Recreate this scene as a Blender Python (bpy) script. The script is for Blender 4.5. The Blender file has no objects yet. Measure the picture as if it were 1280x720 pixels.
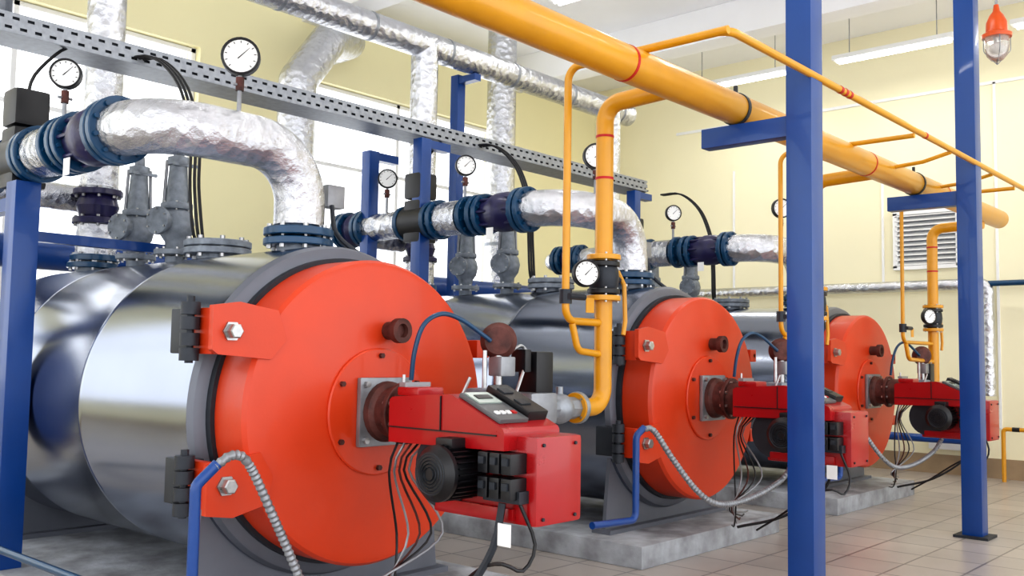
import bpy, math, random
from mathutils import Vector, Matrix
random.seed(4)
SC=bpy.context.scene
# ------------------------------------------------------------------ camera
f=1190.0
yaw=math.radians(41.7); pt=math.radians(4.13); rl=math.radians(0.95)
fh=Vector((math.cos(yaw),math.sin(yaw),0)); right0=Vector((math.sin(yaw),-math.cos(yaw),0))
fwd=fh*math.cos(pt)+Vector((0,0,1))*math.sin(pt)
up0=right0.cross(fwd)
up=up0*math.cos(rl)-right0*math.sin(rl); right=right0*math.cos(rl)+up0*math.sin(rl)
cam=bpy.data.cameras.new('camera'); co=bpy.data.objects.new('camera',cam); SC.collection.objects.link(co)
cam.sensor_width=36; cam.lens=f/1280*36
co.matrix_world=Matrix(((right.x,up.x,-fwd.x,0),(right.y,up.y,-fwd.y,0),(right.z,up.z,-fwd.z,1.38),(0,0,0,1)))
SC.camera=co
# ------------------------------------------------------------------ materials
MATS={}
def mat(name,col,rough=.5,metal=0.0,var=0.06,scale=6,bump=0.0,bscale=40,coat=0.0,emit=0.0,dirt=None,trans=0.0):
    m=bpy.data.materials.new(name); m.use_nodes=True
    nt=m.node_tree; N=nt.nodes; L=nt.links
    b=N['Principled BSDF']
    b.inputs['Roughness'].default_value=rough; b.inputs['Metallic'].default_value=metal
    b.inputs['Transmission Weight'].default_value=trans
    if 'Coat Weight' in b.inputs: b.inputs['Coat Weight'].default_value=coat
    tc=N.new('ShaderNodeTexCoord'); no=N.new('ShaderNodeTexNoise'); no.inputs['Scale'].default_value=scale; no.inputs['Detail'].default_value=5
    L.new(tc.outputs['Object'],no.inputs['Vector'])
    cr=N.new('ShaderNodeValToRGB'); L.new(no.outputs['Fac'],cr.inputs['Fac'])
    d=dirt if dirt else tuple(c*(1-var*2) for c in col)
    cr.color_ramp.elements[0].position=.3; cr.color_ramp.elements[1].position=.7
    cr.color_ramp.elements[0].color=(*d,1); cr.color_ramp.elements[1].color=(*[min(1,c*(1+var)) for c in col],1)
    L.new(cr.outputs['Color'],b.inputs['Base Color'])
    rv=.08 if name!='shell_grey' else .03
    mr=N.new('ShaderNodeMapRange'); L.new(no.outputs['Fac'],mr.inputs['Value'])
    mr.inputs['To Min'].default_value=max(0,rough-rv); mr.inputs['To Max'].default_value=min(1,rough+rv)
    L.new(mr.outputs['Result'],b.inputs['Roughness'])
    if bump>0:
        n2=N.new('ShaderNodeTexNoise'); n2.inputs['Scale'].default_value=bscale; n2.inputs['Detail'].default_value=6
        L.new(tc.outputs['Object'],n2.inputs['Vector'])
        bp=N.new('ShaderNodeBump'); bp.inputs['Strength'].default_value=bump; bp.inputs['Distance'].default_value=.01
        L.new(n2.outputs['Fac'],bp.inputs['Height']); L.new(bp.outputs['Normal'],b.inputs['Normal'])
    if emit>0:
        b.inputs['Emission Color'].default_value=(*col,1); b.inputs['Emission Strength'].default_value=emit
    MATS[name]=m; return m
mat('orange',(.60,.046,.006),.42,0,.04,3,bump=.05,bscale=60,coat=.1)
mat('orange_edge',(.54,.040,.005),.42,0,.05,3)
mat('shell_grey',(.33,.36,.43),.20,1.0,.03,1.0)
mat('collar_grey',(.16,.17,.20),.45,.4,.06,4)
mat('steel_grey',(.30,.31,.33),.42,.6,.1,12,bump=.1)
mat('cast_grey',(.24,.27,.31),.5,.3,.15,20,bump=.25,bscale=80)
mat('dark_steel',(.035,.04,.05),.5,.4,.1,10)
mat('black',(.006,.006,.008),.4,0,.1,10)
mat('red',(.37,.002,.005),.3,0,.04,4,coat=.25)
mat('red_mark',(.5,.006,.006),.5)
mat('rust',(.11,.035,.028),.55,.3,.3,14,bump=.3)
mat('yellow',(.66,.300,.006),.35,0,.04,5,coat=.2)
mat('blue',(.0008,.050,.235),.35,0,.04,4,coat=.2)
mat('teal',(.001,.050,.125),.35,0,.1,9,coat=.2)
mat('navy',(.012,.009,.065),.4,0,.15,14,bump=.15,coat=.2)
mat('white',(.85,.85,.84),.4,0,.02)
mat('dial',(.85,.85,.83),.35,0,.01)
mat('galv',(.32,.34,.37),.45,.6,.1,25)
mat('bolt',(.45,.45,.45),.3,.9,.1,30)
mat('panel_grey',(.10,.105,.11),.4,0,.03)
mat('display',(.34,.40,.36),.2)
mat('wall_cream',(.90,.84,.60),.8,0,.010,1.2,bump=.03,bscale=90)
mat('wall_yellow',(.94,.87,.54),.8,0,.010,1.2,bump=.03,bscale=90)
mat('ceiling_white',(.93,.93,.94),.8,0,.02,1,bump=.03)
mat('concrete',(.42,.44,.47),.75,0,.12,5,bump=.35,bscale=30,dirt=(.20,.20,.21))
mat('base_tile',(.36,.26,.16),.4,0,.1,3)
mat('lamp_orange',(.66,.09,.01),.35)
mat('lamp_glass',(.95,.93,.88),.08,0,.01,trans=.8)
mat('tube_light',(1,1,1),.4,0,0,emit=8.0)
def foil():
    m=bpy.data.materials.new('foil'); m.use_nodes=True; nt=m.node_tree;N=nt.nodes;L=nt.links;b=N['Principled BSDF']
    b.inputs['Metallic'].default_value=1; b.inputs['Roughness'].default_value=.22
    tc=N.new('ShaderNodeTexCoord')
    n1=N.new('ShaderNodeTexNoise'); n1.inputs['Scale'].default_value=9; n1.inputs['Detail'].default_value=8; n1.inputs['Roughness'].default_value=.65
    v=N.new('ShaderNodeTexVoronoi'); v.inputs['Scale'].default_value=16
    mp=N.new('ShaderNodeMixRGB'); mp.blend_type='ADD'; mp.inputs[0].default_value=.45
    L.new(tc.outputs['Object'],n1.inputs['Vector']); L.new(tc.outputs['Object'],v.inputs['Vector'])
    L.new(n1.outputs['Color'],mp.inputs[1]); L.new(v.outputs['Distance'],mp.inputs[2])
    bp=N.new('ShaderNodeBump'); bp.inputs['Strength'].default_value=.85; bp.inputs['Distance'].default_value=.03
    L.new(mp.outputs['Color'],bp.inputs['Height']); L.new(bp.outputs['Normal'],b.inputs['Normal'])
    cr=N.new('ShaderNodeValToRGB'); cr.color_ramp.elements[0].color=(.42,.43,.47,1); cr.color_ramp.elements[1].color=(.80,.81,.84,1)
    L.new(n1.outputs['Fac'],cr.inputs['Fac']); L.new(cr.outputs['Color'],b.inputs['Base Color'])
    MATS['foil']=m
foil()
def tiles():
    m=bpy.data.materials.new('floor_tile'); m.use_nodes=True; nt=m.node_tree;N=nt.nodes;L=nt.links;b=N['Principled BSDF']
    tc=N.new('ShaderNodeTexCoord'); br=N.new('ShaderNodeTexBrick')
    br.offset=0; br.inputs['Scale'].default_value=1; br.inputs['Brick Width'].default_value=.4; br.inputs['Row Height'].default_value=.4
    br.inputs['Mortar Size'].default_value=.008; br.inputs['Mortar Smooth'].default_value=.2
    br.inputs['Color1'].default_value=(.50,.445,.40,1); br.inputs['Color2'].default_value=(.43,.385,.35,1); br.inputs['Mortar'].default_value=(.18,.16,.15,1)
    L.new(tc.outputs['Object'],br.inputs['Vector'])
    no=N.new('ShaderNodeTexNoise'); no.inputs['Scale'].default_value=1.3; no.inputs['Detail'].default_value=6; L.new(tc.outputs['Object'],no.inputs['Vector'])
    mr=N.new('ShaderNodeMapRange'); mr.inputs['To Min'].default_value=.7; mr.inputs['To Max'].default_value=1.1; L.new(no.outputs['Fac'],mr.inputs['Value'])
    mx=N.new('ShaderNodeMixRGB'); mx.blend_type='MULTIPLY'; mx.inputs[0].default_value=1
    L.new(br.outputs['Color'],mx.inputs[1]); L.new(mr.outputs['Result'],mx.inputs[2])
    L.new(mx.outputs['Color'],b.inputs['Base Color']); b.inputs['Roughness'].default_value=.28
    MATS['floor_tile']=m
tiles()
# ------------------------------------------------------------------ mesh builder
def basis(ax):
    ax=Vector(ax).normalized()
    h=Vector((0,0,1)) if abs(ax.z)<.9 else Vector((1,0,0))
    u=h.cross(ax).normalized(); v=ax.cross(u).normalized()
    return ax,u,v
class Root:
    def __init__(s,name,loc):
        s.loc=Vector(loc); s.e=bpy.data.objects.new(name,None); s.e.empty_display_size=.1
        SC.collection.objects.link(s.e); s.e.location=s.loc; s.parts={}
    def part(s,name):
        p=MB(name,s); return p
class MB:
    def __init__(s,name,root):
        s.name=name; s.root=root; s.v=[]; s.f=[]; s.mi=[]; s.mats=[]
    def m(s,mn):
        if mn not in s.mats: s.mats.append(mn)
        return s.mats.index(mn)
    def add(s,vs,fs,mn):
        o=len(s.v); k=s.m(mn)
        s.v+= [Vector(x) for x in vs]
        for q in fs: s.f.append([o+i for i in q]); s.mi.append(k)
    def box(s,c,d,mn,ax=(0,0,1),rz=0,bev=0,R=None):
        c=Vector(c); hx,hy,hz=[k/2 for k in d]
        if R is None: R=Matrix.Rotation(rz,3,'Z')
        b=min(bev,hx*.9,hy*.9,hz*.9)
        if b<=0:
            vs=[c+R@Vector((x*hx,y*hy,z*hz)) for x in(-1,1) for y in(-1,1) for z in(-1,1)]
            s.add(vs,[(0,1,3,2),(4,6,7,5),(0,4,5,1),(2,3,7,6),(0,2,6,4),(1,5,7,3)],mn)
        else:
            import bmesh
            bm=bmesh.new(); bmesh.ops.create_cube(bm,size=1)
            for q in bm.verts: q.co=Vector((q.co.x*d[0],q.co.y*d[1],q.co.z*d[2]))
            bmesh.ops.bevel(bm,geom=bm.edges[:],offset=b,segments=2,affect='EDGES',profile=.7)
            bm.verts.index_update()
            s.add([c+R@q.co for q in bm.verts],[[w.index for w in fc.verts] for fc in bm.faces],mn); bm.free()
    def hexa(s,p8,mn):  # p8: bottom4 ccw, top4 ccw
        s.add(p8,[(3,2,1,0),(4,5,6,7),(0,1,5,4),(1,2,6,5),(2,3,7,6),(3,0,4,7)],mn)
    def lathe(s,o,ax,prof,mn,seg=32):
        o=Vector(o); ax,u,v=basis(ax); vs=[];fs=[]; rings=[]
        for (t,r) in prof:
            if r<1e-5:
                rings.append([len(vs)]); vs.append(o+ax*t)
            else:
                rings.append(list(range(len(vs),len(vs)+seg)))
                for k in range(seg):
                    a=2*math.pi*k/seg; vs.append(o+ax*t+(u*math.cos(a)+v*math.sin(a))*r)
        for A,B in zip(rings,rings[1:]):
            for k in range(seg):
                k2=(k+1)%seg
                if len(A)==1 and len(B)==1: continue
                if len(A)==1: fs.append((A[0],B[k2],B[k]))
                elif len(B)==1: fs.append((A[k],A[k2],B[0]))
                else: fs.append((A[k],A[k2],B[k2],B[k]))
        s.add(vs,fs,mn)
    def cyl(s,p0,p1,r,mn,seg=20,r2=None):
        p0=Vector(p0);p1=Vector(p1); L=(p1-p0).length; r2=r if r2 is None else r2
        s.lathe(p0,p1-p0,[(0,0),(0,r),(L,r2),(L,0)],mn,seg)
    def ball(s,c,r,mn,seg=16,sc=1.0,ax=(0,0,1)):
        n=8; s.lathe(c,ax,[(-r*sc*math.cos(math.pi*i/n),r*math.sin(math.pi*i/n) if 0<i<n else 0) for i in range(n+1)],mn,seg)
    def sweep(s,pts,r,mn,fil=0,seg=12,arcn=8,corr=0):
        P=[Vector(p) for p in pts]
        Q=[P[0]]
        for i in range(1,len(P)-1):
            a=(P[i-1]-P[i]);b=(P[i+1]-P[i]); la,lb=a.length,b.length; a.normalize();b.normalize()
            ang=math.pi-a.angle(b)
            if fil<=0 or ang<.02: Q.append(P[i]); continue
            R=fil; t=R*math.tan(ang/2); tm=min(la,lb)*(.499 if 1<i<len(P)-2 else .98)
            if len(P)==3: tm=min(la,lb)*.98
            if t>tm: t=tm; R=t/math.tan(ang/2)
            bis=(a+b).normalized(); cen=P[i]+bis*(R/math.cos(ang/2))
            s0=(P[i]+a*t-cen); s1=(P[i]+b*t-cen); tot=s0.angle(s1); axr=s0.cross(s1).normalized()
            for k in range(arcn+1):
                Q.append(cen+Matrix.Rotation(tot*k/arcn,3,axr)@s0)
        Q.append(P[-1])
        Z=[Q[0]]
        for q in Q[1:]:
            if (q-Z[-1]).length>1e-5: Z.append(q)
        Q=Z
        T=[]
        for i in range(len(Q)):
            if i==0:t=Q[1]-Q[0]
            elif i==len(Q)-1:t=Q[-1]-Q[-2]
            else:t=(Q[i]-Q[i-1]).normalized()+(Q[i+1]-Q[i]).normalized()
            T.append(t.normalized())
        _,u,_2=basis(T[0]); vs=[];fs=[]
        for i,q in enumerate(Q):
            u=(u-T[i]*u.dot(T[i])).normalized(); w=T[i].cross(u)
            rr=r*(1-corr*(i%2))
            for k in range(seg):
                a=2*math.pi*k/seg; vs.append(q+(u*math.cos(a)+w*math.sin(a))*rr)
        n=len(Q)
        for i in range(n-1):
            for k in range(seg):
                k2=(k+1)%seg; fs.append((i*seg+k,i*seg+k2,(i+1)*seg+k2,(i+1)*seg+k))
        fs.append(tuple(reversed(range(seg)))); fs.append(tuple((n-1)*seg+k for k in range(seg)))
        s.add(vs,fs,mn)
    def hose(s,pts,r,mn,corr=0,seg=10,step=.02):
        P=[Vector(p) for p in pts]; P=[P[0]*2-P[1]]+P+[P[-1]*2-P[-2]]; Q=[]
        for i in range(1,len(P)-2):
            n=max(3,int((P[i+1]-P[i]).length/step))
            for k in range(n):
                t=k/n; a,b,c,d=P[i-1],P[i],P[i+1],P[i+2]
                Q.append(.5*((2*b)+(c-a)*t+(2*a-5*b+4*c-d)*t*t+(3*b-a-3*c+d)*t**3))
        Q.append(P[-2]); s.sweep(Q,r,mn,0,seg,corr=corr)
    def flange(s,c,ax,r,th,mn,nb=8,bolt='bolt'):
        c=Vector(c); ax,u,v=basis(ax)
        s.lathe(c-ax*th/2,ax,[(0,0),(0,r*.97),(th*.12,r),(th*.88,r),(th,r*.97),(th,0)],mn,28)
        for k in range(nb):
            a=2*math.pi*(k+.5)/nb; q=c+(u*math.cos(a)+v*math.sin(a))*r*.84
            s.cyl(q-ax*(th/2+r*.10),q+ax*(th/2+r*.10),r*.075,bolt,6)
    def done(s):
        me=bpy.data.meshes.new(s.name)
        me.from_pydata([q-s.root.loc for q in s.v],[],s.f)
        for q in s.mats: me.materials.append(MATS[q])
        me.polygons.foreach_set('material_index',s.mi)
        me.polygons.foreach_set('use_smooth',[True]*len(s.f))
        me.update(); me.set_sharp_from_angle(angle=math.radians(32))
        o=bpy.data.objects.new(s.name,me); SC.collection.objects.link(o); o.parent=s.root.e
        return o
def single(name,loc=(0,0,0)):
    """top-level single mesh builder"""
    class R: pass
    r=R(); r.loc=Vector(loc); r.e=None
    b=MB(name,r)
    def done():
        o=MB.done(b); o.location=r.loc; return o
    b.fin=done
    return b
# ------------------------------------------------------------------ room
XW,YW,H=12.7,9.5,5.85
b=single('floor'); b.box((3.5,3.0,-.1),(19,14,.2),'floor_tile'); b.fin()
b=single('ceiling'); b.box((3.5,3.0,H+.1),(19,14,.2),'ceiling_white')
b.fin()
for k,x in enumerate([3.2,6.9,10.6]):
    b=single('ceiling_beam'); b.box((x,3.0,H-.22),(.35,13,.44),'ceiling_white',bev=.02); b.fin()
b=single('wall_right'); b.box((XW+.15,3.0,H/2),(.3,13.3,H),'wall_cream'); b.fin()
# back wall with window openings
wins=[(-3.4,.8),(1.6,5.4),(6.5,10.3)]
zb,zt=1.0,4.75
b=single('wall_back')
xs=-6.0
for (a,c) in wins:
    b.box(((xs+a)/2,YW+.15,H/2),(a-xs,.3,H),'wall_yellow')
    b.box(((a+c)/2,YW+.15,zb/2),(c-a,.3,zb),'wall_yellow')
    b.box(((a+c)/2,YW+.15,(zt+H)/2),(c-a,.3,H-zt),'wall_yellow')
    xs=c
b.box(((xs+XW+.3)/2,YW+.15,H/2),(XW+.3-xs,.3,H),'wall_yellow'); b.fin()
for i,(a,c) in enumerate(wins):
    b=single('window_%d'%(i+1))
    n=2
    for k in range(n+1):
        x=a+.03+(c-a-.06)*k/n; b.box((x,YW+.12,(zb+zt)/2),(.05,.06,zt-zb),'white')
    for z in (zb+.03,zt-1.0,zt-.03): b.box(((a+c)/2,YW+.12,z),(c-a,.06,.045),'white')
    b.box(((a+c)/2,YW-.05,zb-.02),(c-a+.1,.25,.04),'white')
    b.fin()
b=single('baseboard_right'); b.box((XW-.015,3.0,.12),(.03,13,.24),'base_tile'); b.fin()
b=single('baseboard_back'); b.box((3.3,YW-.015,.12),(18,.03,.24),'base_tile'); b.fin()

# ------------------------------------------------------------------ boilers
S=[0,3.2,6.33]
BX,BY,BZ=3.109,3.652,1.10
def gauge(c,zp,r=.10,nrm=(-.6,-.8,0),side=None):
    R=Root('pressure_gauge',c); n=Vector(nrm).normalized(); c=Vector(c)
    g=R.part('gauge_case'); g.lathe(c-n*.03,n,[(0,0),(0,r*.9),(.01,r),(.055,r),(.06,r*.9),(.052,r*.86)],'black',28)
    g.done()
    g=R.part('dial'); g.lathe(c-n*.03,n,[(.03,0),(.05,.0001),(.05,r*.88)],'dial',28)
    _,u,v=basis(n)
    d=c+n*.0225
    nd=(u*.7+v*.72).normalized(); sd=n.cross(nd)
    g.add([d-nd*r*.2-sd*.003,d-nd*r*.2+sd*.003,d+nd*r*.65+sd*.001,d+nd*r*.65-sd*.001],[(0,1,2,3)],'black')
    for k in range(11):
        a=math.radians(-45+27*k); e=(u*math.cos(a)+v*math.sin(a)); t=n.cross(e)
        g.add([d+e*r*.68-t*.002,d+e*r*.68+t*.002,d+e*r*.8+t*.002,d+e*r*.8-t*.002],[(0,1,2,3)],'black')
    g.done()
    g=R.part('stem'); q=c-n*.0
    if side:
        g.cyl(c-n*.03,side,.012,'steel_grey',8)
    else:
        g.cyl((c.x,c.y,zp),(c.x,c.y,c.z-r*.9),.012,'steel_grey',10)
        g.cyl((c.x,c.y,c.z-r*.9-.09),(c.x,c.y,c.z-r*.9-.02),.022,'rust',8)
        g.cyl((c.x-.04,c.y,c.z-r*.9-.06),(c.x+.04,c.y,c.z-r*.9-.06),.008,'steel_grey',8)
    g.done()
def safety_valve(x,y,z0):
    R=Root('safety_valve',(x,y,z0)); g=R.part('body')
    g.flange((x,y,z0+.03),(0,0,1),.13,.035,'cast_grey',8)
    g.lathe((x,y,z0),(0,0,1),[(.03,.06),(.10,.065),(.15,.10),(.22,.115),(.28,.10),(.32,.07)],'cast_grey',20)
    g.flange((x,y,z0+.33),(0,0,1),.10,.04,'cast_grey',6)
    g.lathe((x,y,z0),(0,0,1),[(.35,.07),(.42,.068),(.55,.058),(.60,.055),(.60,.068),(.65,.068),(.66,.035),(.72,.03),(.74,0)],'cast_grey',16)
    for a in(-1,1): g.cyl((x+a*.07,y-a*.04,z0+.33),(x+a*.06,y-a*.035,z0+.63),.011,'steel_grey',8)
    g.cyl((x,y,z0+.22),(x-.15,y-.05,z0+.22),.06,'cast_grey',16); g.flange((x-.15,y-.05,z0+.22),(1,.33,0),.09,.03,'cast_grey',6)
    g.box((x+.02,y-.05,z0+.60),(.16,.02,.02),'cast_grey')
    g.done()
def cable(g,pts,r=.006,mn='black'): g.hose(pts,r,mn,seg=6,step=.05)
def boiler(i):
    x0=BX+S[i]
    W=lambda a,b_,c:Vector((x0+a,BY+b_,c))
    # plinth
    p=single('concrete_plinth',(x0,BY+1.8,.075)); p.box((x0,BY+1.8,.075),(1.98,3.78,.15),'concrete',bev=.012); p.fin()
    R=Root('boiler',(x0,BY,0.15))
    Y=(0,1,0); o=(x0,BY,BZ)
    g=R.part('shell')
    g.lathe(o,Y,[(.285,.60),(.285,.80),(.30,.825),(.335,.84)],'collar_grey',96)
    g.lathe(o,Y,[(.335,.84),(.40,.842),(1.38,.842),(1.385,.844),(1.43,.844),(1.435,.842),(2.42,.842),(2.425,.844),(2.47,.844),(2.475,.842),(3.3,.842),(3.34,.82),(3.34,0)],'shell_grey',128)
    g.done()
    g=R.part('door')
    g.lathe(o,Y,[(0,0),(0,.71),(.008,.735),(.03,.75),(.255,.75),(.26,.70)],'orange',96)
    g.lathe(o,Y,[(.245,.70),(.245,.772),(.286,.772)],'dark_steel',96)
    g.done()
    g=R.part('burner_mount_plate')
    g.lathe(o,Y,[(-.018,0),(-.018,.305),(-.012,.312),(.002,.312)],'orange',64)
    for k in range(6):
        a=math.radians(30+60*k); q=Vector((x0+.275*math.cos(a),BY-.018,BZ+.275*math.sin(a)))
        g.cyl(q,q-Vector((0,.018,0)),.014,'rust',6)
    g.done()
    g=R.part('sight_glass'); c=Vector((x0+.06,BY,1.50))
    g.lathe(c,(0,-1,0),[(0,.045),(.07,.045),(.07,.062),(.11,.062),(.11,.035),(.085,.03),(.085,0)],'rust',20); g.done()
    # hinge lugs
    g=R.part('hinges')
    for zc in (.37,-.29):
        z=BZ+zc; s=1 if zc>0 else -1
        xi=-math.sqrt(.75**2-zc**2)
        pts=[(-.93,.11),(-.80,.13),(xi+.05,.10),(xi+.10,-.03),(xi+.02,-.12),(-.90,-.10),(-.93,-.08)]
        if s<0: pts=[(-.93,.09),(-.88,.10),(xi+.02,.13),(xi+.09,.02),(xi+.06,-.10),(-.80,-.14),(-.93,-.12)]
        n=len(pts)
        fr=[Vector((x0+a,BY-.012,z+c2)) for a,c2 in pts]; bk=[Vector((x0+a,BY+.02,z+c2)) for a,c2 in pts]
        g.add(fr+bk,[tuple(range(n)),tuple(reversed(range(n,2*n)))]+[(k,(k+1)%n+0,(k+1)%n+n,k+n) for k in range(n)],'orange')
        g.box((x0-.895,BY+.10,z),(.04,.16,.20),'orange_edge',bev=.004)
        # bolt
        c=Vector((x0-.84,BY-.012,z))
        g.lathe(c,(0,-1,0),[(0,.045),(.01,.045),(.01,.034),(.045,.034),(.05,.028),(.05,0)],'bolt',6)
        # knuckle stack
        for kk in (-.10,-.035,.035,.10):
            g.lathe((x0-.955,BY+.13,z+kk-.03),(0,0,1),[(0,0),(0,.042),(.055,.042),(.055,0)],'dark_steel',14)
        g.cyl((x0-.955,BY+.13,z-.14),(x0-.955,BY+.13,z+.15),.018,'dark_steel',10)
        g.box((x0-.88,BY+.26,z),(.10,.16,.2),'dark_steel',bev=.01)
    g.done()
    # door clamp bolts at right side
    g=R.part('door_clamps')
    for zc in (.32,-.32):
        c=Vector((x0+.80,BY+.14,BZ+zc)); g.box(c,(.10,.2,.10),'orange_edge',bev=.01)
        g.cyl(c+Vector((.02,-.1,0)),c+Vector((.02,.3,0)),.016,'bolt',8)
    g.done()
    g=R.part('saddle_supports')
    for yy in (.36,2.9):
        n=12; top=[]
        for k in range(n+1):
            a=math.radians(-150+120*k/n); top.append(((.835)*math.cos(a),BZ+.835*math.sin(a)))
        fs=[]
        L0=[W(-.78+1.56*k/n,yy,.152) for k in range(n+1)]; L1=[q+Vector((0,.03,0)) for q in L0]
        T0=[W(t[0],yy,t[1]) for t in top]; T1=[q+Vector((0,.03,0)) for q in T0]
        vs=L0+L1+T0+T1; N1=n+1
        for k in range(n):
            fs.append((k,k+1,2*N1+k+1,2*N1+k)); fs.append((N1+k,3*N1+k,3*N1+k+1,N1+k+1))
        fs.append((0,2*N1,3*N1,N1)); fs.append((n,N1+n,3*N1+n,2*N1+n))
        g.add(vs,fs,'collar_grey')
        g.box(W(0,yy+.015,.165),(1.62,.16,.03),'collar_grey')
    g.done()
    # top nozzle flanges
    g=R.part('top_nozzles')
    for yy,rr in ((.70,.19),(1.52,.20),(3.2,.17)):
        g.cyl(W(0,yy,1.90),W(0,yy,2.0),rr*.62,'cast_grey',20)
        g.flange(W(0,yy,1.985),(0,0,1),rr,.04,'teal' if yy!=1.52 else 'cast_grey',8)
    g.flange(W(0,1.52,2.03),(0,0,1),.20,.04,'cast_grey',8); 
    for yy in (2.03,2.55): g.cyl(W(0,yy,1.9),W(0,yy,1.985),.06,'cast_grey',16)
    g.done()
    for yy in (2.03,2.55): safety_valve(x0,BY+yy,1.98)
    # supply pipe
    R=Root('insulated_supply_pipe',W(-.5,.7,2.5))
    g=R.part('insulation')
    g.sweep([W(0,.70,2.08),W(0,.70,2.50),W(-.87,.70,2.5),W(-.87,1.02,2.5)],.138,'foil',fil=.30,seg=32,arcn=12)
    g.cyl(W(-.87,1.72,2.5),W(-.87,1.96,2.5),.14,'foil',28)
    g.cyl(W(-.87,2.42,2.5),W(-.87,2.90,2.5),.12,'foil',28)
    g.done()
    g=R.part('nozzle_flanges')
    g.flange(W(0,.70,2.04),(0,0,1),.19,.045,'teal',8); g.cyl(W(0,.70,2.06),W(0,.70,2.12),.11,'teal',20)
    g.done()
    g=R.part('core_pipe'); g.cyl(W(-.87,1.0,2.5),W(-.87,3.34,2.5),.09,'teal',20)
    g.sweep([W(-.87,3.2,2.5),W(-.87,3.45,2.5),W(-.3,3.45,2.5),W(0,3.45,2.5)],.10,'foil',fil=.2,seg=20); g.done()
    g=R.part('valve_flanges')
    for yy,rr in ((1.04,.175),(1.10,.175),(1.48,.165),(1.55,.165),(1.66,.165),(2.0,.165),(2.08,.16),(2.42,.15),(2.92,.165),(2.98,.165),(3.18,.165),(3.25,.165)):
        g.flange(W(-.87,yy,2.5),(0,1,0),rr,.045,'teal',10,bolt='teal')
    g.done()
    g=R.part('check_valve_body')
    g.lathe(W(-.87,1.12,2.5),(0,1,0),[(0,.12),(.04,.13),(.10,.155),(.2,.155),(.28,.13),(.34,.12)],'navy',24)
    for k in range(8):
        a=2*math.pi*k/8; q=W(-.87+.135*math.cos(a),1.12,2.5+.135*math.sin(a)); g.cyl(q,q+Vector((0,.36,0)),.012,'navy',8)
    g.lathe(W(-.87,3.0,2.5),(0,1,0),[(0,.12),(.08,.15),(.16,.12)],'navy',20)
    g.done()
    g=R.part('butterfly_valve')
    g.lathe(W(-.87,2.1,2.5),(0,1,0),[(0,0),(0,.14),(.30,.14),(.30,0)],'black',24)
    g.cyl(W(-.87,2.25,2.6),W(-.87,2.25,2.72),.05,'dark_steel',16)
    g.box(W(-.87,2.25,2.80),(.20,.20,.22),'black',bev=.03)
    g.box(W(-.87,2.25,2.50),(.20,.20,.36),'black',bev=.03)
    g.done()
    g=R.part('tag'); g.box(W(-1.02,1.30,2.32),(.004,.07,.09),'white'); g.done()
    gauge(W(-.42 if i==0 else -.52,.67,2.92),2.62,.10)
    gauge(W(-.87,1.72,2.92),2.62,.085)
    if i>0: gauge(W(-.87,2.68,2.92),2.6,.085)
    # return pipe vertical
    R=Root('insulated_return_pipe',W(0,3.35,2)); g=R.part('pipe')
    xr=.02
    g.cyl(W(xr,3.2,2.06),W(xr,3.2,2.28),.14,'foil',24); g.cyl(W(xr,3.2,2.56),W(xr,3.2,4.5),.135,'foil',24)
    g.done()
    g=R.part('valve')
    for z,c in ((2.04,'teal'),(2.31,'navy'),(2.52,'navy')): g.flange(W(xr,3.2,z),(0,0,1),.17,.045,c,8)
    g.lathe(W(xr,3.2,2.33),(0,0,1),[(0,.12),(.09,.15),(.18,.12)],'navy',20)
    g.done()
    # electric box + conduit near supply pipe
    g=single('junction_box',W(.26,.75,2.28)); g.box(W(.26,.75,2.28),(.12,.08,.13),'steel_grey',bev=.006)
    g.hose([W(.22,.7,2.22),W(.2,.62,2.05),W(.3,.5,1.92),W(.42,.45,1.84)],.014,'dark_steel')
    g.fin()
    # electrical cable from tray looping to boiler
    g=single('sensor_cable',W(-.6,2,3))
    cable(g,[W(-.87,2.25,2.88),W(-.84,2.23,3.02),W(-.70,2.22,3.20),W(-.60,2.22,3.25)],.010)
    for d in (0,.03,.06): cable(g,[W(-.3+d,2.25,3.25),W(-.2+d,2.05,3.25),W(-.12+d,1.85,3.05),W(-.10+d,1.72,2.7),W(-.10+d,1.7,2.4),W(-.05+d,1.72,2.1),W(0.05,1.74,1.95)],.010)
    g.fin()
    burner(i,W)
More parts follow.
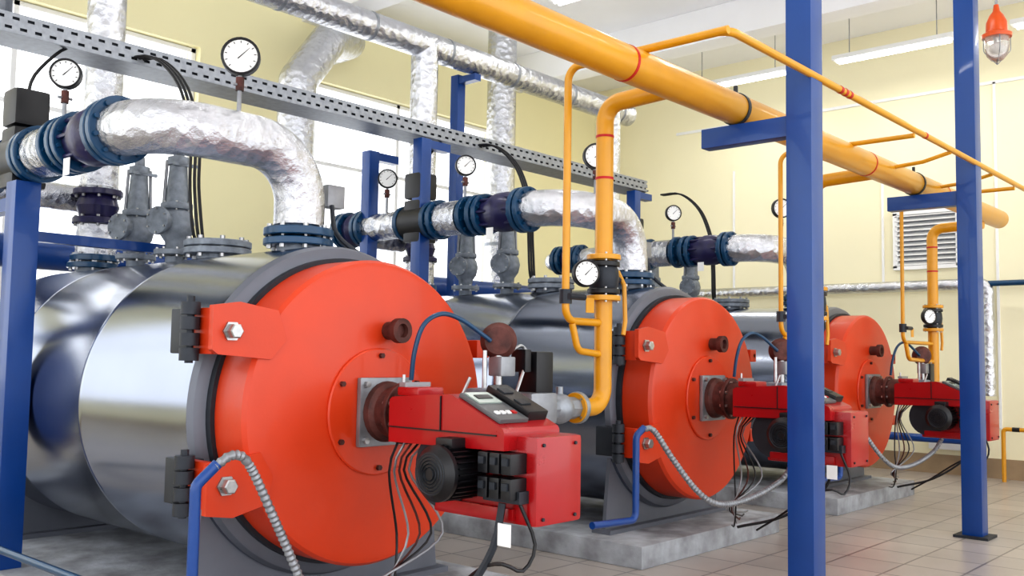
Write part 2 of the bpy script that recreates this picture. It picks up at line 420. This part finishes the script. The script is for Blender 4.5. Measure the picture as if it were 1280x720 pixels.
def burner(i,W):
    R=Root('gas_burner',W(0,-.5,1.0))
    g=R.part('mount_flange')
    g.box(W(.02,-.034,BZ),(.335,.03,.335),'steel_grey',bev=.012)
    for a in(-.135,.135):
        for c in(-.135,.135): g.cyl(W(.02+a,-.045,BZ+c),W(.02+a,-.07,BZ+c),.016,'bolt',6)
    g.lathe(W(.02,-.05,BZ),(0,-1,0),[(0,.150),(.03,.145),(.05,.125),(.32,.125)],'rust',28)
    g.flange(W(.02,-.19,BZ),(0,1,0),.15,.03,'rust',8)
    g.done()
    g=R.part('hood')
    xa,xb=-.20,.16
    pr=[(-.32,.985),(-.32,1.175),(-.34,1.19),(-.70,1.215),(-.73,1.21),(-1.02,1.085),(-1.03,1.07),(-1.03,.995)]
    n=len(pr); A=[W(xa,a,c) for a,c in pr]; B=[W(xb,a,c) for a,c in pr]
    g.add(A+B,[tuple(range(n)),tuple(reversed(range(n,2*n)))]+[((k+1)%n,k,k+n,(k+1)%n+n) for k in range(n)],'red')
    g.box(W(xa-.004,-.66,1.055),(.006,.66,.006),'black')
    g.box(W(xa-.004,-.66,1.13),(.006,.005,.15),'black')
    g.box(W(-.1,-.42,1.215),(.16,.14,.04),'red',bev=.01); g.box(W(-.08,-.36,1.245),(.16,.04,.02),'steel_grey')
    g.cyl(W(.08,-.50,1.18),W(.12,-.52,1.28),.008,'bolt',8)
    g.cyl(W(-.15,-.36,1.22),W(-.15,-.36,1.29),.008,'bolt',8)
    g.done()
    g=R.part('control_panel')
    tilt=Matrix.Rotation(math.atan2(.125,.29),3,'X')
    def onp(x,t,h): # t 0..1 along slope from back(-.73) to front(-1.02)
        return W(x,-.73-.29*t,1.21-.125*t+h)
    g.box(onp(-.09,.48,.012),(.18,.26,.02),'panel_grey',bev=.005,R=tilt)
    g.box(onp(-.095,.28,.026),(.14,.10,.006),'display',R=tilt)
    g.box(onp(-.095,.28,.031),(.09,.035,.003),'black',R=tilt)
    for k in range(4): g.box(onp(-.145+.035*k,.72,.024),(.022,.022,.01),'red_mark' if k==3 else 'white',R=tilt)
    g.box(onp(.075,.42,.02),(.13,.27,.05),'black',bev=.008,R=tilt)
    for k in range(2): g.box(onp(.055,.25+.35*k,.048),(.06,.05,.01),'dark_steel',R=tilt)
    g.done()
    g=R.part('air_box')
    g.box(W(.03,-.84,.872),(.30,.60,.365),'red',bev=.022)
    g.box(W(-.128,-.80,.73),(.02,.46,.05),'red',bev=.008)
    g.box(W(.188,-.84,.95),(.02,.3,.1),'black')
    for a,c in((-.08,.72),(.13,.72),(-.08,1.02),(.13,1.02)): g.cyl(W(a,-1.135,c),W(a,-1.148,c),.008,'dark_steel',6)
    g.done()
    g=R.part('fan_housing')
    g.lathe(W(-.05,-.60,.88),(1,0,0),[(-.08,0),(-.08,.17),(.12,.17),(.12,0)],'dark_steel',32); g.done()
    g=R.part('motor')
    mc=W(-.12,-.76,.89); ax=(-1,0,0)
    g.lathe(mc,ax,[(0,.10),(.18,.10),(.185,.118),(.205,.118),(.235,.09),(.24,0)],'black',32)
    for k in range(28):
        a=2*math.pi*k/28; q=mc+Vector((-.09,math.cos(a)*.106,math.sin(a)*.106))
        g.box(q,(.17,.024,.006),'black',R=Matrix.Rotation(a,3,'X'))
    for k in range(5): 
        rr=.025+.014*k; g.lathe(mc,ax,[(.236,rr),(.246-.004*k*.5,rr+.003),(.236,rr+.006)],'dark_steel',24)
    g.box(mc+Vector((-.10,0,.12)),(.12,.10,.05),'black',bev=.01)
    g.done()
    g=R.part('electronics')
    for a in range(3):
        for c in range(2):
            g.box(W(-.17,-.93-.065*a,.945-.10*c),(.10,.055,.085),'black',bev=.006)
            g.box(W(-.225,-.93-.065*a,.955-.10*c),(.012,.03,.03),'dark_steel')
    g.box(W(-.15,-1.0,.81),(.06,.2,.05),'dark_steel')
    g.done()
    # gas train
    R=Root('gas_valve_train',W(.6,-.35,1.1)); g=R.part('pipe')
    Dx=[4.51,7.41,10.28][i]-W(0,0,0).x
    g.cyl(W(.10,-.32,1.10),W(Dx-.32,-.352,1.10),.05,'steel_grey',20)
    g.box(W(.42,-.35,1.12),(.16,.16,.20),'cast_grey',bev=.02)
    if Dx>1.0:
        g.box(W(.78,-.35,1.11),(.22,.17,.17),'steel_grey',bev=.03); g.box(W(.80,-.35,1.30),(.14,.13,.22),'black',bev=.015); g.box(W(.68,-.35,1.36),(.05,.10,.12),'black',bev=.01)
    else:
        g.box(W(.62,-.35,1.28),(.12,.12,.20),'black',bev=.015)
    g.done()
    g=R.part('ball_valve'); c=W(Dx-.40,-.352,1.10)
    g.ball(c,.085,'galv',20,ax=(1,0,0)); g.cyl(c-Vector((.14,0,0)),c+Vector((.14,0,0)),.062,'galv',8); g.flange(c+Vector((.16,0,0)),(1,0,0),.09,.03,'galv',4)
    g.cyl(c,c+Vector((0,0,.12)),.02,'galv',10); g.done()
    g=R.part('pressure_switch'); c=W(.50,-.35,1.46); n=Vector((-.75,-.66,0))
    g.lathe(c-n*.05,n,[(0,0),(0,.085),(.03,.095),(.045,.095),(.055,.085),(.08,.07),(.085,0)],'rust',28)
    g.box(c+Vector((.03,0,-.13)),(.11,.09,.10),'steel_grey',bev=.01); g.cyl(c+Vector((0,0,-.3)),c,.022,'bolt',12)
    g.cyl(c+Vector((-.1,.0,-.33)),c+Vector((-.1,.0,-.05)),.012,'bolt',8)
    g.sweep([c+Vector((.10,0,-.05)),c+Vector((.22,0,.0)),c+Vector((.18,-.03,-.12)),c+Vector((.1,-.04,-.26)),c+Vector((0,-.05,-.34))],.009,'bolt',.03,8)
    g.done()
    g=R.part('impulse_hose')
    g.hose([W(.04,-.20,1.26),W(.04,-.22,1.40),W(.07,-.25,1.53),W(.16,-.28,1.585),W(.28,-.30,1.56),W(.40,-.33,1.49),W(.45,-.34,1.46)],.012,'teal'); g.done()
    # cables
    g=single('burner_cables',W(-.1,-.6,.5))
    for k in range(5):
        d=k*.03
        cable(g,[W(-.16+d,-.35-.02*k,1.0),W(-.2+d,-.33,.85),W(-.1+d*1.5,-.28-.03*k,.55),W(-.12-d,-.3,.35),W(-.05+d,-.25,.2+.02*k),W(.1+d*2,-.15,.17+.02*k)],.006,['black','steel_grey','rust'][k%3])
    if i==0: cable(g,[W(-.17,-1.0,.78),W(-.2,-.98,.6),W(-.28,-.9,.4),W(-.4,-.8,.15),W(-.6,-.65,.02)],.017,'dark_steel')
    else: cable(g,[W(.1,-.9,.69),W(.12,-.85,.5),W(.0,-.6,.3),W(-.1,-.3,.2)],.010,'black')
    cable(g,[W(-.15,-1.08,.78),W(-.1,-1.12,.62),W(-.15,-1.1,.52),W(-.22,-1.05,.55),W(-.2,-.9,.5),W(-.1,-.6,.3),W(0,-.4,.18)],.008,'black')
    g.box(W(-.20,-1.04,.66),(.004,.07,.09),'white')
    g.fin()
    # flex conduit
    R=Root('flexible_conduit',W(-1.1,-.25,.1)); g=R.part('rigid_tube')
    if i==0: g.sweep([W(-1.12,-.25,0.02),W(-1.12,-.25,.86),W(-1.04,-.27,.94)],.022,'blue',.05)
    else: g.sweep([W(-1.75,-.25,.40),W(-1.30,-.25,.38),W(-1.30,-.25,.90),W(-1.24,-.27,.95)],.022,'blue',.05)
    g.done()
    g=R.part('flex_hose')
    if i==0: P=[W(-1.05,-.27,.93),W(-.98,-.28,.97),W(-.90,-.27,.93),W(-.77,-.26,.71),W(-.62,-.26,.42),W(-.5,-.28,.12),W(-.42,-.3,.03)]
    else: P=[W(-1.25,-.27,.94),W(-1.18,-.3,.93),W(-1.08,-.38,.75),W(-.95,-.48,.55),W(-.8,-.55,.46),W(-.5,-.6,.47),W(-.15,-.65,.56),W(-.05,-.7,.68)]
    g.hose(P,.021,'steel_grey',corr=.22,seg=12,step=.012); g.done()
for i in range(3): boiler(i)

# ------------------------------------------------------------------ gas main
MY,MZ=2.80,2.91
PX=[5.17,8.28]
R=Root('gas_main_pipe',(6,MY,MZ)); g=R.part('pipe')
g.lathe((-1,MY,MZ),(1,0,0),[(0,0),(0,.095),(11.85,.095),(11.88,.085),(11.9,0)],'yellow',32); g.done()
g=R.part('red_bands')
for x in (3.98,7.2,8.95): g.lathe((x,MY,MZ),(1,0,0),[(0,.095),(0,.097),(.02,.097),(.02,.095)],'red_mark',32)
g.done()
g=R.part('clamps')
for x in PX:
    g.lathe((x-.015,MY,MZ),(1,0,0),[(0,.095),(0,.101),(.03,.101),(.03,.095)],'dark_steel',32); g.box((x,MY,MZ+.12),(.02,.02,.05),'dark_steel')
g.done()
DY=3.30; DX=[4.51,7.41,10.28]; zs=[2.88,2.85,2.78]
for i,x in enumerate(DX):
    R=Root('gas_drop_pipe',(x,DY,1.1)); g=R.part('pipe'); z=zs[i]
    g.sweep([(x,MY,z+.02),(x,DY,z),(x,DY,1.10),(x-.24,DY,1.10)],.052,'yellow',fil=.11,seg=20)
    g.done()
    g=R.part('bands')
    for zz in (z-.45,z-.2): g.lathe((x,DY,zz),(0,0,1),[(0,.052),(0,.054),(.015,.054),(.015,.052)],'red_mark',20)
    g.done()
    g=R.part('valve')
    for zz in (1.97,1.73): g.flange((x,DY,zz),(0,0,1),.10,.03,'yellow',4)
    for zz in (1.93,1.77): g.flange((x,DY,zz),(0,0,1),.095,.03,'black',4)
    g.lathe((x,DY,1.75),(0,0,1),[(0,.06),(.05,.085),(.10,.09),(.15,.085),(.2,.06)],'dark_steel',20)
    g.cyl((x+.08,DY,1.85),(x+.17,DY,1.85),.02,'dark_steel',10)
    g.sweep([(x+.14,DY,1.9),(x+.18,DY-.02,1.82),(x+.18,DY-.03,1.60),(x+.16,DY-.03,1.52)],.014,'yellow',.03,8)
    g.done()
    g=R.part('elbow_flange'); g.flange((x-.25,DY,1.10),(1,0,0),.085,.03,'yellow',4); g.done()
    # thin bleed line
    tx=[4.154,6.80,9.40][i]; tz=3.02
    R=Root('gas_vent_pipe',(tx,DY,2)); g=R.part('pipe')
    g.sweep([(tx,2.29,2.98 if i else tz),(tx,DY,2.98 if i else tz),(tx,DY,1.585),(x,DY,1.585)],.018 if i else .022,'yellow',fil=.08,seg=12)
    g.sweep([(tx+.05,DY-.01,1.57),(tx+.09,DY-.02,1.42),(x,DY,1.40)],.02,'yellow',fil=.06,seg=12)
    g.done()
    g=R.part('needle_valve'); g.cyl((tx,DY,1.68),(tx,DY,1.76),.035,'dark_steel',10); g.cyl((tx-.02,DY-.04,1.72),(tx+.12,DY-.04,1.72),.018,'dark_steel',8)
    g.box((tx+.2,DY-.02,1.68),(.075,.004,.085),'yellow'); g.done()
    gauge((x-.20,DY-.02,1.86),1.70,.078,(-.55,-.83,0),side=(x,DY,1.85))
R=Root('gas_bypass_line',(8,2.29,3)); g=R.part('pipe')
g.sweep([(4.154,2.7,3.02),(4.154,2.29,3.02),(12.7,2.29,3.02)],.022,'yellow',fil=.08,seg=12)
for x in (7.6,8.7): g.sweep([(x,2.29,3.0),(x,2.5,2.95),(x,MY,2.93)],.016,'yellow',.05,8)
g.done(); g=R.part('bands')
for x in (5.5,5.57,5.64,7.0): g.lathe((x,2.29,3.02),(1,0,0),[(0,.022),(0,.024),(.03,.024),(.03,.022)],'red_mark',12)
g.done()
# ------------------------------------------------------------------ blue posts
for x in PX:
    R=Root('steel_support_post',(x,2.36,0)); g=R.part('column')
    g.box((x,2.36,H/2),(.155,.155,H),'blue',bev=.008); g.box((x,2.36,.01),(.26,.26,.02),'dark_steel'); g.done()
    g=R.part('bracket_arm'); g.box((x,2.72,2.745),(.10,.58,.12),'blue',bev=.006); g.done()
# ------------------------------------------------------------------ rear racks
for (x,y,zt_) in ((2.19,5.75,2.34),(5.40,5.85,3.2),(8.53,5.85,3.2),(5.40,6.52,3.18),(7.03,7.08,4.35)):
    w_=.14 if x<3 else .11
    R=Root('pipe_rack_post',(x,y,.15)); g=R.part('column'); g.box((x,y,zt_/2+.075),(w_,w_,zt_-.15),'blue',bev=.006)
    g.done()
    if x>3 and zt_<4:
        g=R.part('cap'); g.box((x+.12,y,zt_-.04),(.34,.09,.07),'blue'); g.done()
    elif zt_>4:
        g=R.part('cap'); g.box((x,y-.12,zt_-.06),(.09,.34,.07),'blue'); g.done()
g=single('pipe_rack_beam',(2.6,6.3,2.1))
g.box((2.24,6.4,2.24),(.08,1.3,.08),'blue'); g.box((2.9,5.9,2.05),(1.3,.06,.06),'blue'); g.fin()
g=single('water_header_pipe',(6,7.6,2.1)); g.cyl((1.5,7.6,2.12),(11.5,7.6,2.12),.13,'blue',24)
for x in (2.0,5.2,8.4,11.3): g.box((x,7.6,1.0),(.1,.1,2.0),'blue')
g.fin()
R=Root('insulated_overhead_pipe',(6,6.85,4.45)); g=R.part('pipe'); g.cyl((1.0,6.852,4.46),(9.85,6.852,4.46),.135,'foil',28)
g.done(); g=R.part('bands')
for k in range(9): g.lathe((1.6+k,6.852,4.46),(1,0,0),[(0,.135),(0,.139),(.03,.139),(.03,.135)],'galv',28)
g.done()
R=Root('exhaust_flue',(9,8.3,3))
g=R.part('duct'); g.cyl((9.05,8.3,0),(9.05,8.3,H-.005),.19,'foil',28)
for z in (2.8,3.9,5.0): g.lathe((9.05,8.3,z),(0,0,1),[(0,.19),(0,.196),(.04,.196),(.04,.19)],'galv',28)
g.done()
R=Root('exhaust_flue',(5.9,8.3,3)); g=R.part('duct'); g.sweep([(5.85,8.3,0),(5.85,8.3,4.25),(6.35,8.45,4.85),(7.0,8.9,5.1),(7.0,9.49,5.1)],.20,'foil',fil=.15,seg=28); g.done()
R=Root('exhaust_flue',(2.5,8.3,3)); g=R.part('duct'); g.cyl((2.5,8.3,0),(2.5,8.3,H-.005),.20,'foil',28); g.done()
# cable tray
R=Root('cable_tray',(5,5.85,3.28)); g=R.part('perforated_channel')
ty=5.82; z0,z1=3.22,3.34; xa,xb=1.7,8.75
hh=[z0,z0+.022,z0+.040,z0+.080,z0+.098,z1]
for za,zc in ((hh[0],hh[1]),(hh[2],hh[3]),(hh[4],hh[5])): g.box(((xa+xb)/2,ty,(za+zc)/2),(xb-xa,.004,zc-za),'galv')
g.box(((xa+xb)/2,ty+.15,z0),(xb-xa,.30,.004),'galv'); g.box(((xa+xb)/2,ty+.30,(z0+z1)/2),(xb-xa,.004,z1-z0),'galv')
x=xa
while x<xb:
    g.box((x,ty,hh[1]+.009),(.045,.0039,.02),'galv'); g.box((x+.04,ty,hh[3]+.009),(.045,.0039,.02),'galv'); x+=.085
g.box(((xa+xb)/2,ty+.02,(z0+z1)/2),(xb-xa,.004,z1-z0-.01),'dark_steel')  # added dark sheet close behind the slots stands in for the shaded tray inside
g.done()
g=R.part('riser'); 
g.box((2.0,ty+.1,3.75),(.22,.004,.85),'galv'); g.box((1.9,ty+.05,3.75),(.004,.1,.85),'galv'); g.box((2.1,ty+.05,3.75),(.004,.1,.85),'galv')
g.done()
g=R.part('cables')
for k in range(4): g.cyl((xa,ty+.05+.05*k,3.25),(xb,ty+.05+.05*k,3.25),.015,'black',8)
g.done()
g=single('drain_pipe',(1.9,4.6,.39)); g.sweep([(1.9,3.3,.02),(1.9,3.4,.39),(1.9,5.6,.39),(1.9,5.6,.02)],.018,'teal',.06); g.fin()
# ------------------------------------------------------------------ right wall fittings
g=single('ventilation_louver',(12.66,4.12,3.0)); y0,y1,za,zc=3.74,4.52,2.62,3.34
for y in(y0,y1): g.box((12.66,y,(za+zc)/2),(.08,.05,zc-za),'white')
for z in(za,zc): g.box((12.66,(y0+y1)/2,z),(.08,y1-y0+.05,.05),'white')
for k in range(11):
    z=za+.05+k*(zc-za-.08)/10; yc=(y0+y1)/2
    g.hexa([(12.62,y0,z-.02),(12.62,y1,z-.02),(12.69,y1,z+.02),(12.69,y0,z+.02),(12.62,y0,z-.012),(12.62,y1,z-.012),(12.69,y1,z+.028),(12.69,y0,z+.028)],'white')
g.box((12.69,(y0+y1)/2,(za+zc)/2),(.01,y1-y0,zc-za),'steel_grey')
g.fin()
R=Root('insulated_wall_pipe',(12.5,5,2.37)); g=R.part('pipe'); g.sweep([(12.55,9.2,2.37),(12.55,3.38,2.37),(12.55,3.38,1.0)],.07,'foil',fil=.1,seg=20); g.done()
g=R.part('cold_pipe'); g.cyl((12.55,3.4,2.37),(12.55,-2,2.37),.035,'teal',14); g.done()
for (y,za,zc) in ((6.9,2.4,4.2),(3.3,.6,4.9),(4.7,2.4,4.0)):
    g=single('wall_conduit',(12.68,y,3)); g.box((12.69,y,(za+zc)/2),(.02,.03,zc-za),'white'); g.fin()
g=single('wall_conduit',(12.68,5,4.0)); g.box((12.69,4.4,4.9),(.02,7,.04),'white'); g.fin()
g=single('wall_socket_box',(12.65,3.7,.55)); g.box((12.65,3.9,.42),(.1,.45,.22),'white',bev=.01); g.fin()
g=single('gas_warning_rail',(12.5,2.8,.5))
pts=[(12.4,3.2,.0),(12.4,3.2,.62),(12.4,1.0,.62),(12.4,1.0,.0)]
g.sweep(pts,.025,'yellow',.04); 
for k in range(8): g.lathe((12.4,3.1-.25*k,.62),(0,-1,0),[(0,.025),(0,.027),(.08,.027),(.08,.025)],'black',12)
g.fin()
g=single('water_pipe',(12.3,5,.45)); g.sweep([(12.45,3.6,0),(12.45,3.6,.45),(12.45,6.5,.45),(12.45,6.5,0)],.05,'blue',.08,16); g.fin()
for (y0,y1,x,z) in ((3.4,4.85,11.5,5.2),(5.45,6.95,11.5,5.2),(1.3,2.8,11.5,5.2),(5.0,6.5,7.9,5.3),(2.5,4.0,7.9,5.3),(2.5,4.0,4.2,5.3),(5.0,6.5,4.2,5.3),(-.5,1.0,4.2,5.3),(-.5,1.0,7.9,5.3)):  # row at lowest x is added out of view to brighten the back wall
    R=Root('fluorescent_light',(x,(y0+y1)/2,z)); g=R.part('housing'); g.box((x,(y0+y1)/2,z),(.16,y1-y0,.06),'white',bev=.01); g.done()
    g=R.part('tubes')
    for d in(-.04,.04): g.cyl((x+d,y0+.05,z-.05),(x+d,y1-.05,z-.05),.014,'tube_light',10)
    g.done()
    g=R.part('hangers')
    for y in(y0+.2,y1-.2): g.cyl((x,y,z),(x,y,H),.006,'steel_grey',6)
    g.done()
    la=bpy.data.lights.new('tube_lamp','AREA'); la.shape='RECTANGLE'; la.size=.14; la.size_y=y1-y0; la.energy=12; la.color=(1,.98,.94)
    lo=bpy.data.objects.new('tube_lamp',la); SC.collection.objects.link(lo); lo.parent=R.e; lo.location=(0,0,-.075)
# warning lamp
lx,ly,lz=9.0,2.31,4.27
R=Root('warning_lamp',(lx,ly,lz)); g=R.part('housing')
g.lathe((lx,ly,lz),(0,0,1),[(.0,.0),(.0,.12),(.03,.125),(.05,.09),(.14,.085),(.2,.06),(.24,.03),(.3,.02)],'lamp_orange',24); g.done()
g=R.part('glass'); g.lathe((lx,ly,lz),(0,0,-1),[(0,.10),(.08,.10),(.16,.085),(.2,.05),(.215,0)],'lamp_glass',24); g.done()
g=R.part('bulb'); g.ball((lx,ly,lz-.09),.045,'white'); g.cyl((lx,ly,lz-.06),(lx,ly,lz),.02,'bolt',10); g.done()
g=R.part('cage')
for k in range(4):
    a=2*math.pi*(k+.3)/4; c=math.cos(a);s_=math.sin(a)
    g.sweep([(lx+c*.11,ly+s_*.11,lz),(lx+c*.11,ly+s_*.11,lz-.12),(lx,ly,lz-.24)],.004,'steel_grey',.06,6)
g.cyl((lx,ly,lz+.28),(lx,ly,H),.012,'steel_grey',8); g.done()

# ------------------------------------------------------------------ light
w=bpy.data.worlds.new('world'); SC.world=w; w.use_nodes=True
bg=w.node_tree.nodes['Background']; bg.inputs[0].default_value=(.95,.97,1,1); bg.inputs[1].default_value=2.3
SC.view_settings.view_transform='Standard'
try: SC.view_settings.look='Medium High Contrast'
except Exception: pass
SC.view_settings.exposure=0
